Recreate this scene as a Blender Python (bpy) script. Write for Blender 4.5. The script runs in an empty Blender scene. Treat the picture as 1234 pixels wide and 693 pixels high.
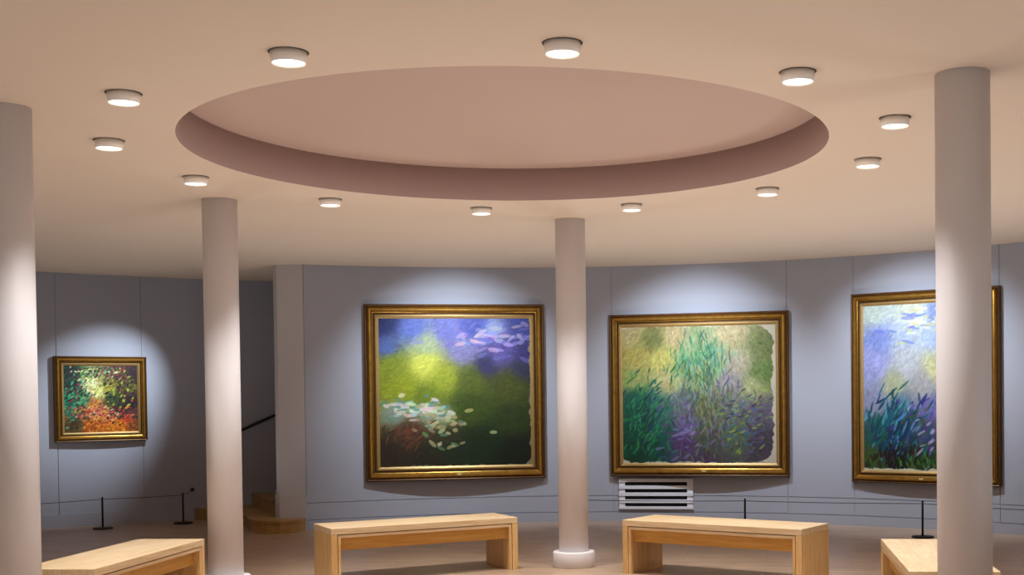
import bpy, bmesh, math, random
import numpy as np
from mathutils import Vector, Matrix

PI = math.pi
S = bpy.context.scene
COL = S.collection
random.seed(4)

# ------------------------------------------------------------------ camera
W, H = 1234.0, 693.0
EYE = 1.775
F, CX, CY, PITCH, ROLL = 1489.4, 743.97, 509.33, -0.020715, -0.011555
cam_d = bpy.data.cameras.new('camera')
cam = bpy.data.objects.new('camera', cam_d)
COL.objects.link(cam)
cp, sp, cr, sr = math.cos(PITCH), math.sin(PITCH), math.cos(ROLL), math.sin(ROLL)
fwd = Vector((0, cp, sp)); up = Vector((0, -sp, cp)); rt = Vector((1, 0, 0))
cx_ = rt * cr + up * sr; cy_ = up * cr - rt * sr; cz_ = -fwd
cam.matrix_world = Matrix(((cx_.x, cy_.x, cz_.x, 0), (cx_.y, cy_.y, cz_.y, 0), (cx_.z, cy_.z, cz_.z, EYE), (0, 0, 0, 1)))
cam_d.sensor_width = 36.0
cam_d.lens = F * 36.0 / W
cam_d.shift_x = (W / 2 - CX) / W
cam_d.shift_y = (CY - H / 2) / W
cam_d.clip_end = 200
S.camera = cam

# ------------------------------------------------------------------ exposure, world
S.view_settings.view_transform = 'Standard'
S.view_settings.look = 'None'
S.view_settings.gamma = 1
S.view_settings.use_curve_mapping = False
S.view_settings.exposure = 0.2
wd = bpy.data.worlds.new('world'); S.world = wd; wd.use_nodes = True
wbg = wd.node_tree.nodes['Background']
wbg.inputs[0].default_value = (1.0, 0.96, 0.95, 1)
wbg.inputs[1].default_value = 0.45

# ------------------------------------------------------------------ main numbers
OX, OY = -0.785, 9.316          # centre of the round room
CEIL = EYE + 1.86               # 3.635
R_IN, R_OUT = 8.38, 10.95
R_HOLE, RECESS = 2.364, 0.30
R_RING = 2.8415
WARM = (1.0, 0.965, 0.935)
COOL = (0.76, 0.88, 1.0)
DOWNLIGHT_W = 225
PICTURE_W = 60


def pol(r, deg):
    a = math.radians(deg)
    return OX + r * math.sin(a), OY + r * math.cos(a)


def lin(c):
    out = []
    for v in c:
        v = v / 255.0
        out.append(v / 12.92 if v <= 0.04045 else ((v + 0.055) / 1.055) ** 2.4)
    return tuple(out)


def spot(name, loc, target, power, color, size_deg, blend, radius=0.05, parent=None):
    d = bpy.data.lights.new(name, 'SPOT')
    d.energy = power; d.color = color; d.spot_size = math.radians(size_deg); d.spot_blend = blend
    d.shadow_soft_size = radius
    o = bpy.data.objects.new(name, d); COL.objects.link(o)
    v = Vector(target) - Vector(loc)
    o.rotation_euler = v.to_track_quat('-Z', 'Y').to_euler()
    o.location = loc
    if parent:
        o.parent = parent
        o.location = Vector(loc) - parent.location
    return o


# picture spotlights, on the ceiling in front of each painting
PIC_SPOTS = [
    # (angle, radius of lamp, target angle, target radius, target z, power, cone)
    (-10.5, 6.3, -10.5, 8.3, 1.88, 440, 88),
    (13.5, 6.3, 13.5, 8.3, 1.86, 425, 88),
    (35.0, 6.3, 35.0, 8.3, 1.86, 425, 88),
    (-30.5, 9.0, -37.9, 10.9, 1.85, 560, 46),
]
for (a, r, ta, tr, tz, pw, cone) in PIC_SPOTS:
    x, y = pol(r, a); tx, ty = pol(tr, ta)
    spot('picture_spotlight', (x, y, CEIL - 0.06), (tx, ty, tz), pw, COOL, cone, 1.0, 0.03)


# soft upward fill lights without fixtures, added to brighten the ceiling
UP_W = 57
UPS = [(0, 0, 0.6)] + [(1.9, a, 0.75) for a in (20, 92, 164, 236, 308)] + \
      [(5.7, a, 1.4) for a in (-75, -47, -18, 8, 34, 62)] + [(5.7, a, 0.9) for a in (92, 125, 160, 195, 230, 262)] + \
      [(9.3, a, 1.0) for a in (-72, -96, 165, 195)] + [(9.3, -45, 1.8), (8.6, -33, 0.6)]
for (r, a, k) in UPS:
    x, y = pol(r, a)
    k *= 1.0 + 0.085 * (x + 0.2)
    spot('ceiling_fill', (x, y, 0.22), (x, y, 3), UP_W * k, (1.0, 0.985, 0.975), 165, 1.0, 0.2)


# ------------------------------------------------------------------ helpers
def link(name, me, mat=None, parent=None, smooth=False, loc=None):
    o = bpy.data.objects.new(name, me); COL.objects.link(o)
    if mat is not None and not me.materials:
        me.materials.append(mat)
    if smooth:
        for p in me.polygons: p.use_smooth = True
    if parent: o.parent = parent
    if loc: o.location = loc
    return o


def build(name, bm, mat, parent=None, smooth=False, bevel=0, seg=2, autosmooth=None):
    if autosmooth:
        for e in bm.edges:
            if len(e.link_faces) == 2 and e.calc_face_angle(0) > math.radians(autosmooth):
                e.smooth = False
        for f in bm.faces: f.smooth = True
    bmesh.ops.recalc_face_normals(bm, faces=bm.faces)
    me = bpy.data.meshes.new(name); bm.to_mesh(me); bm.free()
    o = link(name, me, mat, parent, smooth)
    if bevel:
        md = o.modifiers.new('bevel', 'BEVEL'); md.width = bevel; md.segments = seg; md.limit_method = 'ANGLE'
    return o


def box(bm, x0, x1, y0, y1, z0, z1):
    v = [bm.verts.new(p) for p in ((x0, y0, z0), (x1, y0, z0), (x1, y1, z0), (x0, y1, z0), (x0, y0, z1), (x1, y0, z1), (x1, y1, z1), (x0, y1, z1))]
    for f in ((0, 3, 2, 1), (4, 5, 6, 7), (0, 1, 5, 4), (1, 2, 6, 5), (2, 3, 7, 6), (3, 0, 4, 7)):
        bm.faces.new([v[i] for i in f])


def lathe(bm, prof, n=64, cap=True):
    rings = []
    for r, z in prof:
        rings.append([bm.verts.new((r * math.cos(2 * PI * i / n), r * math.sin(2 * PI * i / n), z)) for i in range(n)])
    for a, b in zip(rings, rings[1:]):
        for i in range(n):
            bm.faces.new((a[i], a[(i + 1) % n], b[(i + 1) % n], b[i]))
    if cap:
        bm.faces.new(rings[0]); bm.faces.new(rings[-1])


def tube(bm, pts, r, n=8):
    rings = []
    for k, p in enumerate(pts):
        p = Vector(p)
        d = (Vector(pts[min(k + 1, len(pts) - 1)]) - Vector(pts[max(k - 1, 0)])).normalized()
        s = d.cross(Vector((0, 0, 1)))
        if s.length < 1e-3: s = Vector((1, 0, 0))
        s.normalize(); t = s.cross(d)
        rings.append([bm.verts.new(p + r * (math.cos(2 * PI * i / n) * s + math.sin(2 * PI * i / n) * t)) for i in range(n)])
    for a, b in zip(rings, rings[1:]):
        for i in range(n):
            bm.faces.new((a[i], a[(i + 1) % n], b[(i + 1) % n], b[i]))
    bm.faces.new(rings[0]); bm.faces.new(rings[-1])


def prism(bm, pts, z0, z1):
    a = [bm.verts.new((x, y, z0)) for x, y in pts]; b = [bm.verts.new((x, y, z1)) for x, y in pts]
    n = len(pts)
    bm.faces.new(a); bm.faces.new(b)
    for i in range(n): bm.faces.new((a[i], a[(i + 1) % n], b[(i + 1) % n], b[i]))


def thing(name, label, cat, loc=(0, 0, 0), rz=0.0, group=None):
    o = bpy.data.objects.new(name, None); COL.objects.link(o)
    o.location = loc; o.rotation_euler = (0, 0, rz); o.empty_display_size = 0.1
    o['label'] = label; o['category'] = cat
    if group: o['group'] = group
    return o


def tag(o, label, cat, group=None):
    o['label'] = label; o['category'] = cat
    if group: o['group'] = group
    return o


def structure(o):
    o['kind'] = 'structure'; return o


def copy_thing(root, label, loc=None, rz=None):
    r = root.copy(); COL.objects.link(r)
    r['label'] = label
    if loc is not None: r.location = loc
    if rz is not None: r.rotation_euler = (0, 0, rz)
    for ch in list(root.children):
        c = ch.copy(); COL.objects.link(c); c.parent = r
        for g in list(ch.children):
            d = g.copy(); COL.objects.link(d); d.parent = c
    return r


# ------------------------------------------------------------------ materials
def mat_new(name):
    m = bpy.data.materials.new(name); m.use_nodes = True
    return m, m.node_tree.nodes, m.node_tree.links, m.node_tree.nodes['Principled BSDF']


def plain(name, rgb, rough=0.6, metal=0.0, noise=0.0, nscale=6.0, bump=0.0, bscale=80.0, spec=0.5):
    m, N, Lk, b = mat_new(name)
    c = lin(rgb) + (1,)
    b.inputs['Roughness'].default_value = rough
    b.inputs['Metallic'].default_value = metal
    b.inputs['Specular IOR Level'].default_value = spec
    b.inputs['Base Color'].default_value = c
    tc = N.new('ShaderNodeTexCoord')
    if noise:
        n = N.new('ShaderNodeTexNoise'); n.inputs['Scale'].default_value = nscale; n.inputs['Detail'].default_value = 5
        Lk.new(tc.outputs['Object'], n.inputs['Vector'])
        mx = N.new('ShaderNodeMix'); mx.data_type = 'RGBA'
        mx.inputs[6].default_value = tuple(v * (1 - noise) for v in c[:3]) + (1,)
        mx.inputs[7].default_value = tuple(min(1, v * (1 + noise)) for v in c[:3]) + (1,)
        Lk.new(n.outputs['Fac'], mx.inputs[0]); Lk.new(mx.outputs[2], b.inputs['Base Color'])
    if bump:
        n = N.new('ShaderNodeTexNoise'); n.inputs['Scale'].default_value = bscale; n.inputs['Detail'].default_value = 3
        Lk.new(tc.outputs['Object'], n.inputs['Vector'])
        bp = N.new('ShaderNodeBump'); bp.inputs['Strength'].default_value = bump; bp.inputs['Distance'].default_value = 0.002
        Lk.new(n.outputs['Fac'], bp.inputs['Height']); Lk.new(bp.outputs['Normal'], b.inputs['Normal'])
    return m


def wood(name, dark, light, rough=0.35, axis='X', scale=1.0, bright=1.0):
    m, N, Lk, b = mat_new(name)
    tc = N.new('ShaderNodeTexCoord'); mp = N.new('ShaderNodeMapping')
    st = {'X': (0.7, 9, 9), 'Y': (9, 0.7, 9), 'Z': (9, 9, 0.7)}[axis]
    mp.inputs['Scale'].default_value = tuple(v * scale for v in st)
    Lk.new(tc.outputs['Object'], mp.inputs['Vector'])
    n = N.new('ShaderNodeTexNoise'); n.inputs['Scale'].default_value = 3.2; n.inputs['Detail'].default_value = 8
    n.inputs['Distortion'].default_value = 1.2
    Lk.new(mp.outputs[0], n.inputs['Vector'])
    n2 = N.new('ShaderNodeTexNoise'); n2.inputs['Scale'].default_value = 1.1; n2.inputs['Detail'].default_value = 2
    Lk.new(tc.outputs['Object'], n2.inputs['Vector'])
    ad = N.new('ShaderNodeMath'); ad.operation = 'MULTIPLY_ADD'; ad.inputs[1].default_value = 0.45
    Lk.new(n2.outputs['Fac'], ad.inputs[0]); Lk.new(n.outputs['Fac'], ad.inputs[2])
    r = N.new('ShaderNodeValToRGB')
    r.color_ramp.elements[0].position = 0.50; r.color_ramp.elements[0].color = lin(dark) + (1,)
    r.color_ramp.elements[1].position = 0.95; r.color_ramp.elements[1].color = lin(light) + (1,)
    Lk.new(ad.outputs[0], r.inputs[0]); Lk.new(r.outputs[0], b.inputs['Base Color'])
    b.inputs['Roughness'].default_value = rough
    return m


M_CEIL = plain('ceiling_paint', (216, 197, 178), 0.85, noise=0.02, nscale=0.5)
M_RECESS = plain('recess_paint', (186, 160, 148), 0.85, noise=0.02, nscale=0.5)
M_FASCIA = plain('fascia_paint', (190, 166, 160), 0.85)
M_WALL = plain('wall_paint', (157, 158, 169), 0.7, noise=0.02, nscale=1.0)
M_PIER = plain('pier_paint', (182, 176, 178), 0.7)
M_COLUMN = plain('column_paint', (224, 222, 226), 0.55, noise=0.02, nscale=2)
M_SEAM = plain('seam_dark', (60, 58, 64), 0.8)
M_BLACK = plain('black_steel', (18, 17, 18), 0.4, metal=0.4)
M_ROPE = plain('black_cord', (35, 33, 36), 0.6)
M_DARK = plain('vent_dark', (6, 6, 7), 0.9)
M_SHELL = plain('lamp_shell', (242, 234, 224), 0.45)
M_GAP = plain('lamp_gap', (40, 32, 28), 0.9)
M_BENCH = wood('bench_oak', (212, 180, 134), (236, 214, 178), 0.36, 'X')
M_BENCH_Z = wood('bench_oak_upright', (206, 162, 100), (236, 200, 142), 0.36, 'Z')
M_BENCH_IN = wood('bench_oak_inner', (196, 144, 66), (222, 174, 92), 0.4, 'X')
M_STEP = wood('step_oak', (142, 108, 54), (178, 138, 78), 0.4, 'X')
M_GOLD = plain('gilt', (168, 124, 54), 0.30, metal=0.85, noise=0.5, nscale=14, bump=0.5, bscale=60)
M_GOLD_DARK = plain('gilt_dark', (88, 58, 26), 0.42, metal=0.5, noise=0.35, nscale=20)  # darker gilt for the rim, the groove and the backing board
M_SLIP = plain('gilt_slip', (160, 128, 76), 0.42, metal=0.5, noise=0.2, nscale=25)
M_PLATE = plain('name_plate_metal', (235, 215, 150), 0.3, metal=0.6)


def floor_material():
    m, N, Lk, b = mat_new('parquet')
    tc = N.new('ShaderNodeTexCoord')
    mp = N.new('ShaderNodeMapping'); mp.inputs['Rotation'].default_value = (0, 0, math.radians(8))
    Lk.new(tc.outputs['Object'], mp.inputs['Vector'])
    br = N.new('ShaderNodeTexBrick')
    br.inputs['Color1'].default_value = lin((190, 164, 140)) + (1,)
    br.inputs['Color2'].default_value = lin((174, 148, 124)) + (1,)
    br.inputs['Mortar'].default_value = lin((118, 94, 76)) + (1,)
    br.inputs['Scale'].default_value = 1.0; br.inputs['Mortar Size'].default_value = 0.0022
    br.inputs['Brick Width'].default_value = 0.9; br.inputs['Row Height'].default_value = 0.12
    br.offset = 0.37
    Lk.new(mp.outputs[0], br.inputs['Vector'])
    mp2 = N.new('ShaderNodeMapping'); mp2.inputs['Scale'].default_value = (1.2, 14, 1)
    Lk.new(mp.outputs[0], mp2.inputs['Vector'])
    n = N.new('ShaderNodeTexNoise'); n.inputs['Scale'].default_value = 2.5; n.inputs['Detail'].default_value = 7
    Lk.new(mp2.outputs[0], n.inputs['Vector'])
    rp = N.new('ShaderNodeValToRGB')
    rp.color_ramp.elements[0].position = 0.3; rp.color_ramp.elements[0].color = (0.72, 0.70, 0.68, 1)
    rp.color_ramp.elements[1].position = 0.7; rp.color_ramp.elements[1].color = (1.08, 1.06, 1.04, 1)
    Lk.new(n.outputs['Fac'], rp.inputs[0])
    mx = N.new('ShaderNodeMix'); mx.data_type = 'RGBA'; mx.blend_type = 'MULTIPLY'; mx.inputs[0].default_value = 1
    Lk.new(br.outputs['Color'], mx.inputs[6]); Lk.new(rp.outputs[0], mx.inputs[7])
    Lk.new(mx.outputs[2], b.inputs['Base Color'])
    b.inputs['Roughness'].default_value = 0.33
    b.inputs['Specular IOR Level'].default_value = 0.4
    return m


M_FLOOR = floor_material()


def emit_mat(name, rgb, strength):
    m, N, Lk, b = mat_new(name)
    b.inputs['Base Color'].default_value = (1, 1, 1, 1)
    b.inputs['Emission Color'].default_value = rgb + (1,)
    b.inputs['Emission Strength'].default_value = strength
    return m


M_LAMP = emit_mat('lamp_diffuser', (1.0, 0.88, 0.74), 2.6)

# ------------------------------------------------------------------ the setting: floor, ceiling
bm = bmesh.new()
bmesh.ops.create_circle(bm, cap_ends=True, segments=96, radius=13.0)
structure(link('floor', (lambda me: (bm.to_mesh(me), me)[1])(bpy.data.meshes.new('floor')), M_FLOOR, loc=(OX, OY, 0)))
bm.free()

N_ = 192
bm = bmesh.new()
rings = []
for r, z in ((R_HOLE, CEIL), (6.0, CEIL), (13.0, CEIL), (13.0, CEIL + 0.02)):
    rings.append([bm.verts.new((OX + r * math.cos(2 * PI * i / N_), OY + r * math.sin(2 * PI * i / N_), z)) for i in range(N_)])
for a, b in zip(rings, rings[1:]):
    for i in range(N_): bm.faces.new((a[i], a[(i + 1) % N_], b[(i + 1) % N_], b[i]))
structure(build('ceiling', bm, M_CEIL))
# round recess: vertical fascia and raised disc
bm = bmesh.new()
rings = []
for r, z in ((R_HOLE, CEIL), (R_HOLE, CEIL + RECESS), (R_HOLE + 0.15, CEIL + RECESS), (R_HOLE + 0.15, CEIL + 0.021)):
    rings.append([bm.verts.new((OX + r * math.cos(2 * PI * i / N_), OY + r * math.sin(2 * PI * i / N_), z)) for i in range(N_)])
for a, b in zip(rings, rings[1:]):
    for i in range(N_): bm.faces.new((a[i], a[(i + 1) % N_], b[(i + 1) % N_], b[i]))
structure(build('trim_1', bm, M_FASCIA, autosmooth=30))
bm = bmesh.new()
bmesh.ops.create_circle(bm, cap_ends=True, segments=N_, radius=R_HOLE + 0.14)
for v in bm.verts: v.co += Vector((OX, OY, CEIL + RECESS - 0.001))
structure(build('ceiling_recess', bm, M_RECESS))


def arc_wall(name, r, thick, a0, a1, z0, z1, mat, seams=(), hgroove=(), step=0.5, sgn=1):
    """curved wall whose room side is the inner radius; seams are narrow grooves cut in the surface"""
    angs = []
    n = int(round((a1 - a0) / step))
    base = [a0 + (a1 - a0) * i / n for i in range(n + 1)]
    gw = math.degrees(0.008 / r)
    for a in base:
        if all(abs(a - s) > 3 * gw for s in seams): angs.append((a, 0))
    for s in seams:
        angs += [(s - gw, 0), (s - gw * 0.9, 1), (s + gw * 0.9, 1), (s + gw, 0)]
    angs.sort()
    zs = [(z0, 0)]
    for g in hgroove:
        zs += [(g - 0.006, 0), (g - 0.005, 1), (g + 0.005, 1), (g + 0.006, 0)]
    zs.append((z1, 0))
    bm = bmesh.new()
    grid = []
    for a, ga in angs:
        row = []
        for z, gz in zs:
            rr = r + (0.009 if (ga or gz) else 0)
            x, y = pol(rr, a); row.append(bm.verts.new((x, y, z)))
        grid.append(row)
    for i in range(len(grid) - 1):
        for j in range(len(zs) - 1):
            bm.faces.new((grid[i][j], grid[i + 1][j], grid[i + 1][j + 1], grid[i][j + 1]))
    back = []
    for row, (a, ga) in ((grid[0], angs[0]), (grid[-1], angs[-1])):
        pass
    outer = [[bm.verts.new(pol(r + thick, a) + (z,)) for z in (z0, z1)] for a, _ in angs]
    for i in range(len(outer) - 1):
        bm.faces.new((outer[i][0], outer[i][1], outer[i + 1][1], outer[i + 1][0]))
        bm.faces.new((grid[i][-1], grid[i + 1][-1], outer[i + 1][1], outer[i][1]))
        bm.faces.new((grid[i][0], outer[i][0], outer[i + 1][0], grid[i + 1][0]))
    bm.faces.new([grid[0][j] for j in range(len(zs))] + [outer[0][1], outer[0][0]])
    bm.faces.new([grid[-1][j] for j in range(len(zs))] + [outer[-1][1], outer[-1][0]])
    return structure(build(name, bm, mat))


GROOVE = EYE - 1.41
BASE_TOP = EYE - 1.655
arc_wall('wall_back', R_IN, 0.25, -24.6, 150, 0, CEIL, M_WALL, seams=(4.95, 22.0, 28.4, 41.95, 56, 70, 84, 98), hgroove=(BASE_TOP + 0.012, GROOVE))
arc_wall('wall_left', R_OUT, 0.2, -140, 30, 0, CEIL, M_WALL, seams=(-95, -83, -71, -59, -47.5, -41.0, -34.8, -18))
arc_wall('baseboard_back', R_IN - 0.022, 0.022, -24.6, 150, 0, BASE_TOP, M_WALL, seams=())
arc_wall('baseboard_left', R_OUT - 0.02, 0.02, -140, -30.2, 0, 0.19, M_WALL)

# pier that ends the back wall beside the stair
A = Vector(pol(R_IN, -24.6)); B = Vector((-4.68, 16.93))
sidev = Vector((-5.33, 19.4)); 
B1 = B + (A - B).normalized() * 0.05; B2 = B + (sidev - B).normalized() * 0.05
Ao = A + Vector((math.sin(math.radians(-24.6)), math.cos(math.radians(-24.6)))) * 0.25
nrm = Vector((0.0, -0.02))
bm = bmesh.new()
prism(bm, [tuple(A + nrm), tuple(B1 + nrm), tuple(B2), (-4.98, 18.0), tuple(sidev), (-5.2, 19.45), (-4.84, 18.0), tuple(Ao)], 0, CEIL)
structure(build('wall_pier', bm, M_PIER))
bm = bmesh.new()
q = [A + nrm, B1 + nrm, B2, Vector((-4.98, 18.0))]
off = [A + nrm + Vector((0.0, -0.018)), B1 + nrm + Vector((-0.008, -0.018)), B2 + Vector((-0.022, -0.006)), Vector((-5.003, 18.0))]
prism(bm, [tuple(v) for v in off] + [tuple(v + Vector((0.004, 0.002))) for v in reversed(q)], 0, EYE - 1.29)
structure(build('baseboard_pier', bm, M_PIER))

# ------------------------------------------------------------------ curved stair behind the pier
RISE = 0.175
stair = thing('curved_staircase', 'curved oak steps climbing behind the grey pier end into a dark passage', 'stairs', (-4.7, 17.3, 0))


def stairpart(pts, z0, z1, mat=M_STEP):
    bm = bmesh.new(); prism(bm, [(x + 4.7, y - 17.3) for x, y in pts], z0, z1)
    return bm


def arc_pts(a0, a1, r=R_OUT - 0.001, n=8):
    return [pol(r, a0 + (a1 - a0) * i / n) for i in range(n + 1)]


# front edge of the bottom step, from the outer wall round to its rounded end before the pier
front1 = [(-6.38, 18.62), (-5.9, 18.22), (-5.38, 17.66), (-5.14, 17.15), (-5.02, 16.80), (-4.88, 16.58), (-4.70, 16.48), (-4.52, 16.45), (-4.40, 16.50), (-4.31, 16.62), (-4.28, 16.87)]
p1 = front1 + [(-4.62, 16.90), (-4.68, 16.93), (-4.98, 18.0), (-5.33, 19.33)] + arc_pts(-24.6, -30.4)
s1 = build('step', stairpart(p1, 0, RISE - 0.03), M_STEP, stair)
cen = Vector((-4.9, 17.4))


def grow(pts, d):
    out = []
    for x, y in pts:
        v = (Vector((x, y)) - cen).normalized() * d
        out.append((x + v.x, y + v.y))
    return out


t1 = grow(front1[1:-1], 0.03)
t1 = [front1[0]] + t1 + [(-4.27, 16.85), (-4.62, 16.88), (-4.69, 16.93), (-4.99, 18.0), (-5.34, 19.33)] + arc_pts(-24.6, -30.4)
build('tread', stairpart(t1, RISE - 0.03, RISE), M_STEP, s1)
risers = [((-5.84, 18.95), (-4.90, 17.60), -27.6), ((-5.42, 19.25), (-5.03, 18.25), -25.0)]
prev = -27.3
segs = [(-26.5, (-4.898, 17.62)), (-24.2, (-5.27, 19.15)), (-22.6, (-5.0, 18.6)), (-20.8, (-4.7, 18.4)), (-18.6, (-4.3, 18.45)), (-16.2, (-3.9, 18.35))]
for k, (a, inner) in enumerate(segs):
    if k >= 2: inner = pol(8.75, a)
    ox, oy = pol(R_OUT - 0.003, a)
    nxt = segs[k + 1] if k + 1 < len(segs) else (-13.8, None)
    ox2, oy2 = pol(R_OUT - 0.003, nxt[0])
    inner2 = nxt[1] if (k + 1 < 2) else pol(8.75, nxt[0])
    if k == 1: inner = (-5.14, 19.5)
    z1 = RISE * (k + 2)
    st = build('step', stairpart([(ox, oy), inner, inner2, (ox2, oy2)], 0 if k else RISE + 0.001, z1 - 0.03), M_STEP, stair)
    v = (Vector((ox2, oy2)) - Vector((ox, oy))).normalized() * -0.03
    build('tread', stairpart([(ox + v.x * .3, oy + v.y * .3), (inner[0] + v.x, inner[1] + v.y), inner2, (ox2, oy2)], z1 - 0.03, z1), M_STEP, st)
# handrail on the outer wall
pts = []
for i in range(15):
    a = -29.5 + i * 1.1
    x, y = pol(R_OUT - 0.07, a)
    pts.append((x, y, EYE - 0.625 + (a + 29.5) * 0.083))
bm = bmesh.new(); tube(bm, pts, 0.022, 10)
for i in (2, 7, 12):
    x, y, z = pts[i]; xo, yo = pol(R_OUT, -29.5 + i * 1.1)
    tube(bm, [(x, y, z - 0.02), ((x + xo) / 2, (y + yo) / 2, z - 0.06), (xo, yo, z - 0.06)], 0.008, 6)
tag(build('handrail', bm, M_BLACK, smooth=True), 'thin black handrail sloping up the dark wall of the stair passage', 'handrail')

# ------------------------------------------------------------------ columns
COLS = [(-3.825, 7.80, 'pale round column cropped by the left edge, beside the nearest left bench', False),
        (-3.647, 11.444, 'pale round column standing between the small garden painting and the stair passage', True),
        (-0.472, 12.98, 'slim pale round column with round plinth between the two square paintings', True),
        (2.033, 7.244, 'thick pale round column in the right foreground, hiding part of the tall painting', False)]
bm = bmesh.new(); lathe(bm, [(0.157, 0.15), (0.157, CEIL)], 96)
shaft_me = None
for i, (x, y, lab, _) in enumerate(COLS):
    if i == 0:
        c0 = thing('column', lab, 'column', (x, y, 0), group='round columns around the benches')
        lathe_bm = bmesh.new(); lathe(lathe_bm, [(0.157, 0.0), (0.157, CEIL)], 96)
        build('shaft', lathe_bm, M_COLUMN, c0, autosmooth=40)
        b2 = bmesh.new(); lathe(b2, [(0.158, 0.0), (0.215, 0.0), (0.22, 0.006), (0.22, 0.152), (0.213, 0.162), (0.158, 0.163)], 96, cap=False)
        build('plinth', b2, M_COLUMN, c0, autosmooth=40)
    else:
        copy_thing(c0, lab, (x, y, 0))
bm.free()

# ------------------------------------------------------------------ ceiling lamps
lamp_labels = [
    'bright round downlight at the top middle of the ceiling, before the round recess',
    'bright round downlight above the right front rim of the recess',
    'round downlight right of the recess, the one nearest the thick right column',
    'round downlight right of the recess, below the one nearest the thick column',
    'small round downlight just below the right end of the recess rim',
    'small round downlight behind the recess, first one right of the slim middle column',
    'small round downlight behind the recess, first one left of the slim middle column',
    'small round downlight behind the recess, above the grey pier end of the wall',
    'small round downlight directly above the top of the second column from the left',
    'round downlight left of the recess, lower of the two stacked at far left',
    'round downlight left of the recess, upper of the two stacked at far left',
    'bright round downlight above the left front rim of the recess',
]
lamp0 = None
PH = 0.18375
for k in range(12):
    a = PH + k * PI / 6
    x, y = OX + R_RING * math.sin(a), OY - R_RING * math.cos(a)
    if k == 0:
        lamp0 = thing('ceiling_downlight', lamp_labels[0], 'ceiling light', (x, y, CEIL), group='ring of round downlights around the recess')
        bm = bmesh.new(); lathe(bm, [(0.088, -0.06), (0.091, -0.062), (0.099, -0.0015), (0.085, -0.0015), (0.085, -0.056), (0.088, -0.06)], 48, cap=False)
        build('lamp_shell', bm, M_SHELL, lamp0, autosmooth=40)
        bm = bmesh.new(); lathe(bm, [(0.0845, -0.054), (0.0845, -0.05)], 48)
        build('diffuser', bm, M_LAMP, lamp0)
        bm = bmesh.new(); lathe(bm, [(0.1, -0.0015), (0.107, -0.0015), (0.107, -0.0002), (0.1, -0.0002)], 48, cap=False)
        build('gap_shade_ring', bm, M_GAP, lamp0)  # flat dark ring, its colour stands for shade in the ceiling gap
        spot('downlight_beam', (x, y, CEIL - 0.075), (x, y, 0), DOWNLIGHT_W, WARM, 94, 1.0, 0.07, parent=lamp0)
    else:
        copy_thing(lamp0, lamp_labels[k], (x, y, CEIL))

# ------------------------------------------------------------------ benches
BL, BD, BH = 1.96, 0.62, 0.54


def make_bench(label, loc, rz):
    t = thing('bench', label, 'bench', loc, rz, 'oak gallery benches')
    T = 0.06
    bm = bmesh.new(); box(bm, -BL / 2, BL / 2, -BD / 2, BD / 2, BH - T, BH)
    build('seat', bm, M_BENCH, t, bevel=0.003)
    for s in (-1, 1):
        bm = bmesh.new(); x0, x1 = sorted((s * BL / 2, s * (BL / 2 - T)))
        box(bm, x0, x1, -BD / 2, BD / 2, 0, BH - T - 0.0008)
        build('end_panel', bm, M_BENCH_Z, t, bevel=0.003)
    # inner lining, separated from the outer shell by a shadow line
    g = 0.007; T2 = 0.028; r = 0.004
    bm = bmesh.new()
    box(bm, -BL / 2 + T + g, BL / 2 - T - g, -BD / 2 + r, BD / 2 - r, BH - T - g - T2, BH - T - g)
    build('lining_top', bm, M_BENCH, t, bevel=0.002)
    for s in (-1, 1):
        bm = bmesh.new()
        x0, x1 = sorted((s * (BL / 2 - T - g), s * (BL / 2 - T - g - T2)))
        box(bm, x0, x1, -BD / 2 + r, BD / 2 - r, 0, BH - T - g - T2 - 0.0005)
        build('lining_side', bm, M_BENCH_Z, t, bevel=0.002)
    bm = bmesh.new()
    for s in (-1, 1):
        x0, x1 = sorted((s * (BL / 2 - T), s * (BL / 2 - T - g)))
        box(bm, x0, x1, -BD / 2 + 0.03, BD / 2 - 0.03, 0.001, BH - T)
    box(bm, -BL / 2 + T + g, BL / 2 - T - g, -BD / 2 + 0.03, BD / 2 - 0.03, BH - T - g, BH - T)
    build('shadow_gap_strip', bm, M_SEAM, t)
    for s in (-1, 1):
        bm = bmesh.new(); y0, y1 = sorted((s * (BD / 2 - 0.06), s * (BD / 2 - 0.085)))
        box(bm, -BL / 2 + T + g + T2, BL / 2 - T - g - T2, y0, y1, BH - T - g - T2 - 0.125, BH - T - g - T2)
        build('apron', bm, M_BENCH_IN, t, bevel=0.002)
    return t


def bench_pose(corner, direction, depth_sign):
    """corner = a corner on the camera-side long edge, direction = unit vector of the long edge away from it"""
    d = Vector(direction).normalized(); n = Vector((-d.y, d.x)) * depth_sign
    c = Vector(corner) + d * BL / 2 + n * BD / 2
    return (c.x, c.y, 0), math.atan2(d.y, d.x)


loc, rz = bench_pose((-2.76, 11.844), (-1.06 + 2.76, 12.788 - 11.844), 1)
b0 = make_bench('oak bench in front of the large green and blue painting, its top catching light', loc, rz)
loc, rz = bench_pose((0.039, 12.40), (1.743 - 0.039, 11.285 - 12.40), 1)
copy_thing(b0, 'oak bench standing in front of the wall vent, right of the slim middle column', loc, rz)
loc, rz = bench_pose((-3.905, 9.165), (0.17, 1.94), 1)
copy_thing(b0, 'oak bench at bottom left, pointing away, partly hidden by the leftmost column', loc, rz)
loc, rz = bench_pose((2.015, 8.56), (0.215, 1.91), -1)
copy_thing(b0, 'oak bench at bottom right, pointing away, half hidden behind the thick right column', loc, rz)

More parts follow.
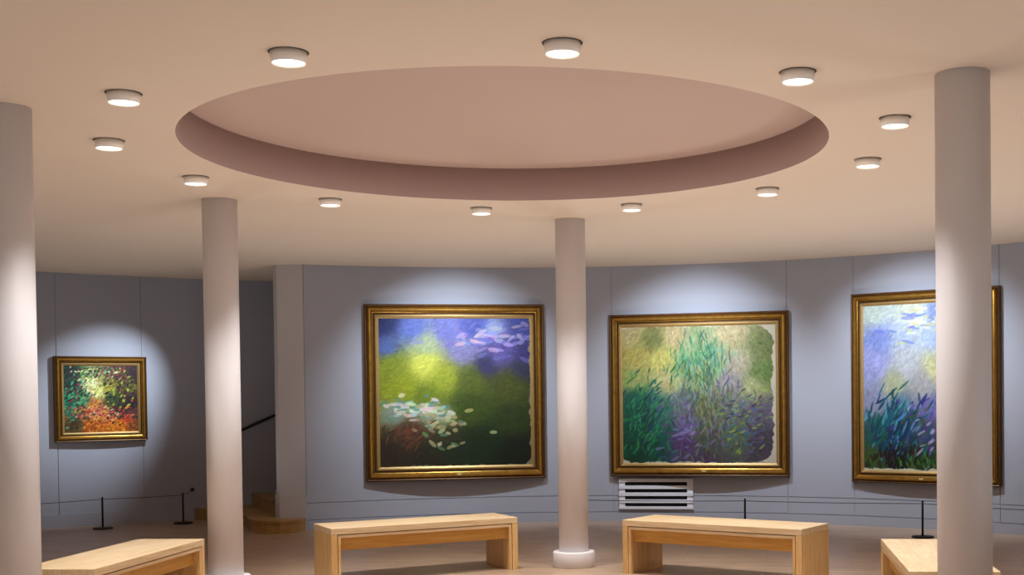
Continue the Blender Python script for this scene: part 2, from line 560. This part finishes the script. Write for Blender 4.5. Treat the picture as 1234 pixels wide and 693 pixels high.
# ------------------------------------------------------------------ wall vent
vx, vy = pol(R_IN, 9.12)
vent = thing('wall_vent', 'white slatted wall vent with black slots under the middle painting', 'vent', (vx, vy, 0), -math.radians(9.12))
VW, V0, V1 = 1.06, EYE - 1.600, EYE - 1.165
bm = bmesh.new(); box(bm, -VW / 2 + 0.03, VW / 2 - 0.03, -0.030, -0.018, V0 + 0.01, V1 - 0.01)
build('dark_backing', bm, M_DARK, vent)
slot_h = 0.050
M_VENT = plain('vent_paint', (212, 213, 220), 0.55)
for s in (-1, 1):
    bm = bmesh.new(); x0, x1 = sorted((s * VW / 2, s * (VW / 2 - 0.085))); box(bm, x0, x1, -0.042, -0.012, V0, V1)
    build('side_rail', bm, M_VENT, vent, bevel=0.002)
zc = V1
pitch_ = 0.0995
for i in range(5):
    top = V1 - 0.001 - i * pitch_ if i else V1 - 0.001
    top = V1 - i * pitch_
    bot = max(V0 - 0.0, top - (pitch_ - slot_h))
    bm = bmesh.new(); box(bm, -VW / 2 - 0.002, VW / 2 + 0.002, -0.056, -0.012, bot, top)
    build('slat', bm, M_VENT, vent, bevel=0.002)

# ------------------------------------------------------------------ stanchions and cords
postlist = [(-7.265, 17.379, 'low black stanchion below the small garden painting'),
            (-6.355, 18.019, 'low black stanchion beside the wall hook, left of the second column'),
            (-0.62, 16.35, 'low black stanchion hidden behind the slim middle column, only its foot showing'),
            (1.628, 15.867, 'low black stanchion behind the middle right bench, right of the wall vent'),
            (3.743, 15.183, 'low black stanchion below the tall right painting, beside the thick column'),
            (5.55, 13.9, 'low black stanchion')]
p0 = None
PHT = 0.45
for i, (x, y, lab) in enumerate(postlist[:5]):
    if p0 is None:
        p0 = thing('stanchion', lab, 'barrier post', (x, y, 0), group='low barrier stanchions')
        bm = bmesh.new(); lathe(bm, [(0.132, 0), (0.135, 0.004), (0.135, 0.016), (0.128, 0.022), (0.02, 0.026)], 40)
        build('base', bm, M_BLACK, p0, autosmooth=40)
        bm = bmesh.new(); lathe(bm, [(0.013, 0.024), (0.013, PHT - 0.004), (0.010, PHT)], 20)
        build('post', bm, M_BLACK, p0, autosmooth=40)
    else:
        copy_thing(p0, lab, (x, y, 0))


def cord(p, q_, lab, sag=0.008):
    bm = bmesh.new(); n = 12
    pts = []
    for i in range(n + 1):
        t = i / n
        v = Vector(p).lerp(Vector(q_), t); v.z -= sag * 4 * t * (1 - t); pts.append(v)
    tube(bm, pts, 0.0045, 6)
    return tag(build('barrier_cord', bm, M_ROPE, smooth=True), lab, 'cord', 'thin cords of the low barriers')


zc = PHT - 0.03
P = [Vector((a, b, zc)) for a, b, _ in postlist]
rr = 0.0175


def between(a, b, lab):
    d = (b - a).normalized() * rr
    return cord(a + d, b - d, lab)


far_left = Vector(pol(10.33, -47.5) + (zc,))
cord(far_left, P[0] - (P[0] - far_left).normalized() * rr, 'thin dark cord from the leftmost column to the stanchion under the small painting')
between(P[0], P[1], 'thin dark cord between the two left stanchions')
hook_p = Vector(pol(R_OUT - 0.05, -31.15) + (EYE - 1.326,))
cord(P[1] + (hook_p - P[1]).normalized() * rr, hook_p, 'short thin cord from the second left stanchion up to the wall hook')
between(P[2], P[3], 'thin dark cord passing in front of the wall vent')
between(P[3], P[4], 'thin dark cord crossing the wall below the gap between middle and right paintings')
right_end = Vector(pol(7.42, 50) + (zc,))
cord(P[4] + (right_end - P[4]).normalized() * rr, right_end, 'thin dark cord right of the thick column, leaving at the right edge')
bm = bmesh.new()
lathe(bm, [(0.022, 0), (0.028, 0.004), (0.028, 0.01), (0.012, 0.014), (0.012, 0.04), (0.022, 0.044), (0.024, 0.054), (0.018, 0.06)], 24)
o = build('wall_hook', bm, M_BLACK, autosmooth=40)
hx, hy = pol(R_OUT, -31.15)
o.location = (hx, hy, EYE - 1.326)
o.rotation_euler = Vector((OX - hx, OY - hy, 0)).to_track_quat('Z', 'Y').to_euler()
tag(o, 'small black round wall hook holding the end of the left barrier cord', 'wall hook')

# ------------------------------------------------------------------ paintings
PAINTINGS_CODE = None


def sample_field(pts, u, v, k=2.1):
    w = np.array([1.0 / (((u - p[0]) ** 2 + (v - p[1]) ** 2) / (p[3] ** 2) + 0.02) ** k for p in pts])
    c = np.array([p[2] for p in pts], float)
    return (w[:, None] * c).sum(0) / w.sum()


def paint(nx, ny, pts, passes, seed, angle, jit=10, ragged=None, border=(214, 206, 184), accents=()):
    """brush-dab abstract painting as an (ny, nx, 3) sRGB array; v = 0 is the bottom"""
    rng = np.random.default_rng(seed)
    gx, gy = np.meshgrid(np.linspace(0, 1, 40), np.linspace(0, 1, 40))
    low = np.zeros((40, 40, 3))
    for j in range(40):
        for i in range(40): low[j, i] = sample_field(pts, gx[j, i], gy[j, i])
    fi = np.clip(np.linspace(0, 39, nx), 0, 38.999); fj = np.clip(np.linspace(0, 39, ny), 0, 38.999)
    i0 = fi.astype(int); j0 = fj.astype(int); fx = (fi - i0)[None, :, None]; fy = (fj - j0)[:, None, None]
    img = (low[j0][:, i0] * (1 - fx) * (1 - fy) + low[j0][:, i0 + 1] * fx * (1 - fy) + low[j0 + 1][:, i0] * (1 - fx) * fy + low[j0 + 1][:, i0 + 1] * fx * fy)
    base = img.copy()

    def dab(u, v, col, ang, ln, wd, al):
        x, y = u * (nx - 1), v * (ny - 1); L = int(max(ln, wd)) + 2
        xa, xb, ya, yb = max(0, int(x) - L), min(nx, int(x) + L + 1), max(0, int(y) - L), min(ny, int(y) + L + 1)
        if xa >= xb or ya >= yb: return
        X, Y = np.meshgrid(np.arange(xa, xb) - x, np.arange(ya, yb) - y)
        ca, sa = math.cos(ang), math.sin(ang)
        d = ((X * ca + Y * sa) / ln) ** 2 + ((-X * sa + Y * ca) / wd) ** 2
        m = np.clip((1.15 - d) * 3, 0, 1)[..., None] * al
        img[ya:yb, xa:xb] = img[ya:yb, xa:xb] * (1 - m) + np.array(col) * m

    for (n, ln, wd, al) in passes:
        for _ in range(n):
            u, v = rng.random(), rng.random()
            c = base[int(v * (ny - 1)), int(u * (nx - 1))]
            lum = rng.normal(0, 1) * jit
            c = np.clip(c + lum * (0.4 + c / 160.0) + rng.normal(0, jit * 0.45, 3), 0, 255)
            dab(u, v, c, angle(u, v) + rng.normal(0, 0.35), ln * rng.uniform(0.6, 1.4), wd * rng.uniform(0.7, 1.3), al)
    for (n, cu, cv, su, sv, cols, ang, ln, wd, al) in accents:
        for _ in range(n):
            u, v = rng.normal(cu, su), rng.normal(cv, sv)
            if not (0.01 < u < 0.99 and 0.01 < v < 0.99): continue
            c = np.array(cols[rng.integers(len(cols))], float) + rng.normal(0, 8, 3)
            dab(u, v, np.clip(c, 0, 255), ang + rng.normal(0, 0.35), ln * rng.uniform(0.6, 1.4), wd * rng.uniform(0.7, 1.3), al)
    if ragged:
        uu, vv = np.meshgrid(np.linspace(0, 1, nx), np.linspace(0, 1, ny))
        l, r, b, t, rad = ragged
        t1 = np.arange(max(nx, ny) * 2)
        w1 = np.convolve(rng.normal(0, 1, len(t1) + 8), np.ones(9) / 4, 'same')
        def wob(idx): return w1[idx.astype(int) % len(w1)] * 0.004
        dx = np.maximum(l - uu, uu - (1 - r)); dy = np.maximum(b - vv, vv - (1 - t))
        cxm = np.maximum(np.maximum(l + rad - uu, uu - (1 - r) + rad), 0); cym = np.maximum(np.maximum(b + rad - vv, vv - (1 - t) + rad), 0)
        dist = np.sqrt(cxm ** 2 + cym ** 2) - rad
        dist = np.where((cxm > 0) & (cym > 0), dist, np.maximum(dx, dy))
        mask = (dist + wob((uu + vv) * nx) + wob((uu - vv + 1) * nx + 37)) > 0
        img[mask] = np.array(border) + rng.normal(0, 5, (mask.sum(), 3))
    return np.clip(img, 0, 255)


M_CANVAS, N, Lk, b = mat_new('oil_paint')
at = N.new('ShaderNodeAttribute'); at.attribute_name = 'paint'
Lk.new(at.outputs['Color'], b.inputs['Base Color'])
b.inputs['Roughness'].default_value = 0.5
b.inputs['Specular IOR Level'].default_value = 0.3
tcn = N.new('ShaderNodeTexCoord'); nz = N.new('ShaderNodeTexNoise'); nz.inputs['Scale'].default_value = 45
Lk.new(tcn.outputs['Object'], nz.inputs['Vector'])
bp = N.new('ShaderNodeBump'); bp.inputs['Strength'].default_value = 0.04; bp.inputs['Distance'].default_value = 0.002
Lk.new(nz.outputs['Fac'], bp.inputs['Height']); Lk.new(bp.outputs['Normal'], b.inputs['Normal'])


def canvas_mesh(w, h, img):
    ny, nx, _ = img.shape
    xs = np.linspace(-w / 2, w / 2, nx); zs = np.linspace(-h / 2, h / 2, ny)
    X, Z = np.meshgrid(xs, zs)
    front = np.stack([X, np.zeros_like(X), Z], -1).reshape(-1, 3)
    idx = np.arange(nx * ny).reshape(ny, nx)
    faces = np.stack([idx[:-1, :-1], idx[:-1, 1:], idx[1:, 1:], idx[1:, :-1]], -1).reshape(-1, 4)
    # stretcher sides and back so the canvas has thickness
    nb = nx * ny
    backv = np.array([(-w / 2, 0.02, -h / 2), (w / 2, 0.02, -h / 2), (w / 2, 0.02, h / 2), (-w / 2, 0.02, h / 2)])
    c = [0, nx - 1, nx * ny - 1, nx * (ny - 1)]
    extra = [(nb + 3, nb + 2, nb + 1, nb)]
    me = bpy.data.meshes.new('canvas')
    fl = [tuple(f) for f in faces] + extra
    me.from_pydata([tuple(v) for v in np.vstack([front, backv])], [], fl)
    ca = me.color_attributes.new('paint', 'FLOAT_COLOR', 'POINT')
    s = img.reshape(-1, 3) / 255.0
    g_ = s.mean(1, keepdims=True)
    s = np.clip(g_ + (s - g_) * 1.05, 0, 1) ** 1.18 * 0.86
    l = np.where(s <= 0.04045, s / 12.92, ((s + 0.055) / 1.055) ** 2.4)
    cols = np.ones((len(me.vertices), 4)); cols[:nb, :3] = l; cols[nb:, :3] = 0.3
    ca.data.foreach_set('color', cols.ravel().astype(np.float32))
    me.materials.append(M_CANVAS)
    return me


def sweep_frame(bm, w, h, prof):
    """mitred frame; prof = (distance in from the outer edge, height towards the room)"""
    corners = [(-1, -1), (1, -1), (1, 1), (-1, 1)]
    rings = []
    for sx, sz in corners:
        rings.append([bm.verts.new((sx * (w / 2 - d), -ht, sz * (h / 2 - d))) for d, ht in prof])
    n = len(prof)
    for k in range(4):
        a, b_ = rings[k], rings[(k + 1) % 4]
        for i in range(n):
            bm.faces.new((a[i], b_[i], b_[(i + 1) % n], a[(i + 1) % n]))


def framed(label, left, right, zb, zt, img, fw, plate=None, depth=0.10):
    """left and right = outer frame corners in plan (front plane)"""
    L_, R_ = Vector(left), Vector(right)
    w = (R_ - L_).length; h = zt - zb
    d = (R_ - L_).normalized(); n = Vector((d.y, -d.x))       # towards the room
    ctr = (L_ + R_) / 2 - n * depth
    t = thing('framed_painting', label, 'painting', (ctr.x, ctr.y, (zb + zt) / 2), math.atan2(d.y, d.x), 'framed paintings on the curved walls')
    s = fw / 0.19; D = depth
    rim = [(0, 0.0), (0, D * .60), (0.006 * s, D * .72), (0.016 * s, D * .77), (0.026 * s, D * .72), (0.033 * s, D * .60), (0.033 * s, 0.0)]
    bm = bmesh.new(); sweep_frame(bm, w, h, rim)
    o = build('outer_rim', bm, M_GOLD_DARK, t); o['label'] = 'dark gilt outer edge'
    outer = [(0.033 * s, 0.0), (0.033 * s, D * .62), (0.038 * s, D * .72), (0.05 * s, D * .90), (0.066 * s, D), (0.084 * s, D * .98), (0.096 * s, D * .84),
             (0.104 * s, D * .66), (0.112 * s, D * .62), (0.12 * s, 0.0)]
    bm = bmesh.new(); sweep_frame(bm, w, h, outer)
    build('frame', bm, M_GOLD, t)
    dx = 0.12 * s
    groove = [(dx, 0.0), (dx, D * .60), (0.128 * s, D * .50), (0.142 * s, D * .50), (0.142 * s, 0.0)]
    bm = bmesh.new(); sweep_frame(bm, w, h, groove)
    o = build('frame_groove', bm, M_GOLD_DARK, t); o['label'] = 'darker gilding in the hollow'
    dx = 0.142 * s
    slip = [(dx, 0.0), (dx, D * .58), (dx + 0.006 * s, D * .66), (dx + 0.018 * s, D * .66), (dx + 0.024 * s, D * .55), (0.188 * s, D * .42), (0.188 * s, 0.0)]
    bm = bmesh.new(); sweep_frame(bm, w, h, slip)
    o = build('inner_slip', bm, M_SLIP, t); o['label'] = 'paler gilt inner edge'
    cw, chh = w - 2 * 0.184 * s, h - 2 * 0.184 * s
    me = canvas_mesh(cw, chh, img)
    c = link('canvas', me, None, t, loc=(0, -D * .36, 0))
    bm = bmesh.new(); box(bm, -w / 2 + 0.03, w / 2 - 0.03, -0.012, 0.0, -h / 2 + 0.03, h / 2 - 0.03)
    build('backing_board', bm, M_GOLD_DARK, t)
    if plate is not None:
        bm = bmesh.new(); box(bm, plate - 0.03, plate + 0.03, -D - 0.003, -D * .9, -h / 2 + 0.066 * s, -h / 2 + 0.09 * s)
        build('name_plate', bm, M_PLATE, t, bevel=0.002)
    return t


HZ = PI * 0.0
VT = PI / 2
big = [(2200, 11, 5, .55), (5200, 6, 2.6, .6), (6000, 3.2, 1.3, .6)]

# large square green and blue one
f1 = [(.02, .98, (40, 52, 110), .16), (.22, .93, (104, 120, 190), .14), (.45, .92, (110, 112, 178), .14), (.62, .95, (72, 82, 160), .14), (.75, .92, (150, 160, 200), .10), (.97, .95, (70, 80, 150), .14),
      (.05, .8, (92, 112, 168), .13), (.30, .82, (168, 178, 140), .13), (.55, .78, (132, 128, 172), .15), (.8, .77, (98, 88, 152), .15), (.97, .75, (66, 60, 118), .12), (.7, .68, (54, 52, 96), .12), (.95, .66, (56, 58, 84), .12),
      (.08, .68, (142, 152, 40), .16), (.3, .68, (204, 206, 92), .15), (.42, .6, (160, 168, 48), .15), (.15, .55, (150, 158, 30), .15), (.6, .57, (92, 104, 22), .16), (.85, .52, (76, 84, 20), .17),
      (.3, .47, (120, 134, 28), .14), (.6, .4, (66, 84, 14), .17), (.88, .3, (46, 66, 14), .17), (.9, .1, (16, 32, 10), .18), (.65, .15, (18, 48, 12), .16), (.45, .2, (60, 60, 32), .12),
      (.1, .36, (150, 165, 150), .09), (.3, .38, (178, 182, 170), .10), (.42, .33, (158, 166, 128), .09), (.2, .22, (92, 62, 40), .12), (.06, .1, (58, 46, 28), .12), (.3, .08, (48, 46, 24), .12), (.5, .12, (34, 50, 24), .12)]
acc1 = [(60, .24, .40, .12, .035, [(232, 228, 214), (176, 200, 206), (226, 214, 200), (110, 150, 140)], HZ, 7, 2.8, .75),
        (46, .40, .27, .11, .07, [(214, 212, 170), (210, 190, 150), (120, 160, 120), (186, 180, 130)], HZ, 6, 2.8, .7),
        (60, .72, .86, .17, .06, [(178, 168, 206), (140, 140, 196), (196, 176, 196), (120, 110, 178)], HZ, 9, 3, .6),
        (40, .2, .2, .1, .06, [(120, 70, 44), (60, 36, 22), (140, 96, 60)], .9, 8, 1.2, .6)]
img1 = paint(250, 250, f1, big, 1, lambda u, v: 0.1 + 0.5 * (v > .35) * math.sin(3 * u), 7, ragged=(-.08, .006, .004, -.08, .05), border=(150, 138, 108), accents=acc1)
framed('large square gold-framed painting of green and deep blue dabs left of the slim column', (-3.496, 17.14), (-1.026, 17.594), EYE - 1.142, EYE + 1.330, img1, 0.20, 0.03)

# middle one, greens and lilac on straw colour
f2 = [(.05, .95, (178, 164, 120), .14), (.2, .9, (120, 122, 70), .12), (.35, .92, (182, 166, 124), .12), (.5, .93, (150, 160, 120), .12), (.7, .92, (190, 176, 136), .14), (.92, .85, (120, 128, 78), .12),
      (.1, .78, (170, 158, 92), .14), (.28, .76, (188, 182, 108), .14), (.45, .76, (92, 150, 112), .12), (.6, .76, (106, 158, 124), .12), (.74, .72, (180, 172, 150), .12), (.92, .65, (112, 132, 74), .12),
      (.08, .62, (150, 158, 96), .12), (.3, .6, (184, 178, 130), .12), (.5, .6, (110, 140, 96), .12), (.7, .6, (160, 150, 160), .11), (.85, .55, (170, 174, 130), .12),
      (.1, .45, (30, 92, 78), .13), (.24, .42, (60, 112, 98), .11), (.4, .45, (112, 118, 130), .11), (.55, .42, (104, 112, 72), .12), (.72, .42, (122, 128, 132), .12), (.9, .38, (110, 104, 120), .12),
      (.08, .2, (14, 84, 62), .14), (.25, .18, (16, 88, 76), .12), (.38, .15, (96, 66, 110), .10), (.42, .3, (112, 108, 142), .1), (.56, .18, (84, 92, 80), .12), (.74, .2, (96, 112, 92), .13), (.92, .15, (82, 72, 86), .12), (.55, .03, (84, 70, 92), .1), (.1, .03, (10, 70, 50), .1)]
acc2 = [(320, .52, .72, .10, .13, [(70, 140, 100), (130, 180, 140), (160, 170, 120), (48, 104, 84), (190, 190, 150)], VT, 9, 1.1, .65),
        (260, .56, .36, .11, .17, [(112, 104, 50), (140, 140, 160), (76, 100, 60), (150, 150, 110), (90, 80, 110)], VT, 8, 1.2, .6),
        (260, .14, .28, .10, .16, [(10, 88, 62), (40, 130, 96), (16, 60, 84), (70, 150, 90), (8, 60, 44)], 1.1, 7, 1.5, .65),
        (140, .80, .30, .10, .13, [(120, 90, 140), (130, 160, 80), (80, 120, 170), (70, 60, 80), (170, 190, 90)], .5, 5, 1.6, .6),
        (60, .40, .22, .07, .1, [(110, 80, 140), (150, 140, 190), (90, 70, 110)], .4, 6, 1.8, .6)]
img2 = paint(250, 240, f2, big, 2, lambda u, v: VT + (u - .5) * 1.4, 10, ragged=(-.05, .022, .008, .002, .12), border=(206, 198, 180), accents=acc2)
framed('gold-framed painting of upright green and lilac strokes above the wall vent', (-0.113, 17.569), (2.358, 16.976), EYE - 1.125, EYE + 1.164, img2, 0.185, 0.08)

# right one, pale blues above dark greens, half behind the column
f3 = [(.1, .95, (196, 206, 200), .14), (.4, .93, (204, 208, 190), .14), (.62, .93, (140, 156, 200), .12), (.9, .93, (190, 200, 200), .14), (.12, .8, (136, 150, 204), .13), (.35, .82, (176, 186, 206), .12), (.6, .8, (170, 184, 212), .13),
      (.85, .8, (150, 160, 206), .13), (.1, .65, (164, 166, 210), .14), (.35, .66, (188, 190, 196), .13), (.6, .62, (196, 194, 150), .13), (.85, .62, (176, 176, 190), .13), (.25, .52, (176, 178, 150), .12), (.5, .5, (170, 168, 170), .12),
      (.08, .42, (150, 152, 178), .12), (.3, .38, (96, 124, 150), .11), (.55, .38, (120, 116, 170), .11), (.8, .4, (126, 110, 160), .13), (.1, .22, (50, 90, 90), .12), (.3, .22, (20, 56, 70), .12), (.5, .24, (76, 76, 120), .11), (.75, .22, (84, 80, 110), .13),
      (.08, .06, (70, 96, 50), .12), (.3, .07, (28, 22, 28), .12), (.5, .08, (38, 62, 34), .12), (.75, .07, (70, 120, 50), .13), (.95, .1, (60, 100, 50), .12)]
acc3 = [(230, .26, .26, .13, .10, [(10, 60, 80), (20, 110, 120), (30, 50, 110), (110, 160, 190), (12, 90, 90)], 1.2, 10, 1.7, .75),
        (60, .3, .08, .12, .03, [(20, 16, 20), (60, 26, 30), (12, 40, 40)], VT, 6, 2, .7),
        (110, .62, .25, .16, .08, [(140, 120, 190), (96, 70, 140), (190, 180, 210), (80, 100, 60)], .8, 6, 1.8, .7),
        (80, .6, .05, .25, .03, [(80, 130, 50), (50, 100, 40), (100, 150, 60)], VT, 5, 1.5, .7),
        (40, .52, .88, .12, .05, [(222, 222, 206), (110, 130, 196), (200, 196, 150)], HZ, 8, 2.4, .6)]
img3 = paint(190, 260, f3, big, 3, lambda u, v: .9 + .5 * math.sin(4 * v), 7, ragged=(-.04, .01, .010, -.04, .03), accents=acc3)
framed('tall gold-framed painting of pale blue over dark green, half hidden by the thick column', (3.132, 16.612), (4.776, 15.450), EYE - 1.182, EYE + 1.341, img3, 0.17, -0.02)

# small one on the far left wall
f4 = [(.1, .92, (30, 52, 42), .13), (.3, .9, (120, 150, 96), .1), (.5, .93, (150, 130, 90), .1), (.75, .9, (104, 52, 52), .13), (.95, .9, (50, 24, 34), .12), (.1, .72, (50, 70, 60), .12), (.35, .75, (220, 220, 150), .12), (.45, .6, (238, 232, 150), .12),
      (.62, .66, (150, 150, 60), .12), (.85, .68, (110, 104, 40), .13), (.1, .5, (40, 130, 96), .13), (.28, .5, (110, 140, 100), .1), (.65, .5, (60, 74, 40), .12), (.9, .45, (44, 26, 34), .12), (.4, .42, (200, 130, 56), .1),
      (.12, .33, (80, 130, 100), .12), (.3, .3, (150, 90, 66), .1), (.5, .3, (190, 120, 90), .12), (.75, .3, (70, 50, 50), .12), (.95, .28, (96, 60, 60), .1), (.1, .1, (90, 70, 34), .12), (.4, .08, (204, 112, 28), .13), (.7, .1, (216, 128, 30), .14), (.95, .08, (150, 90, 30), .1), (.85, .2, (190, 70, 44), .08)]
acc4 = [(160, .15, .5, .1, .17, [(20, 120, 90), (10, 40, 40), (90, 190, 150), (190, 60, 90), (30, 80, 40)], .6, 4, 2, .85),
        (150, .78, .6, .13, .2, [(20, 18, 22), (190, 190, 60), (90, 30, 40), (60, 80, 30), (30, 20, 30)], .8, 4, 2, .85),
        (130, .5, .28, .25, .07, [(230, 130, 90), (210, 80, 60), (240, 200, 160), (120, 40, 40), (220, 180, 60)], .3, 4, 1.8, .85),
        (90, .4, .9, .25, .05, [(30, 50, 36), (90, 30, 36), (230, 230, 170), (60, 100, 60)], .6, 4, 2, .85)]
img4 = paint(180, 160, f4, [(900, 8, 5, .6), (2600, 4.5, 3, .7), (3000, 2.8, 1.8, .7)], 4, lambda u, v: .6, 26, accents=acc4)
framed('small gold-framed painting of red, yellow and green dabs alone on the far left wall', (-7.945, 17.468), (-6.932, 18.258), EYE - 0.556, EYE + 0.673, img4, 0.135, None, depth=0.075)
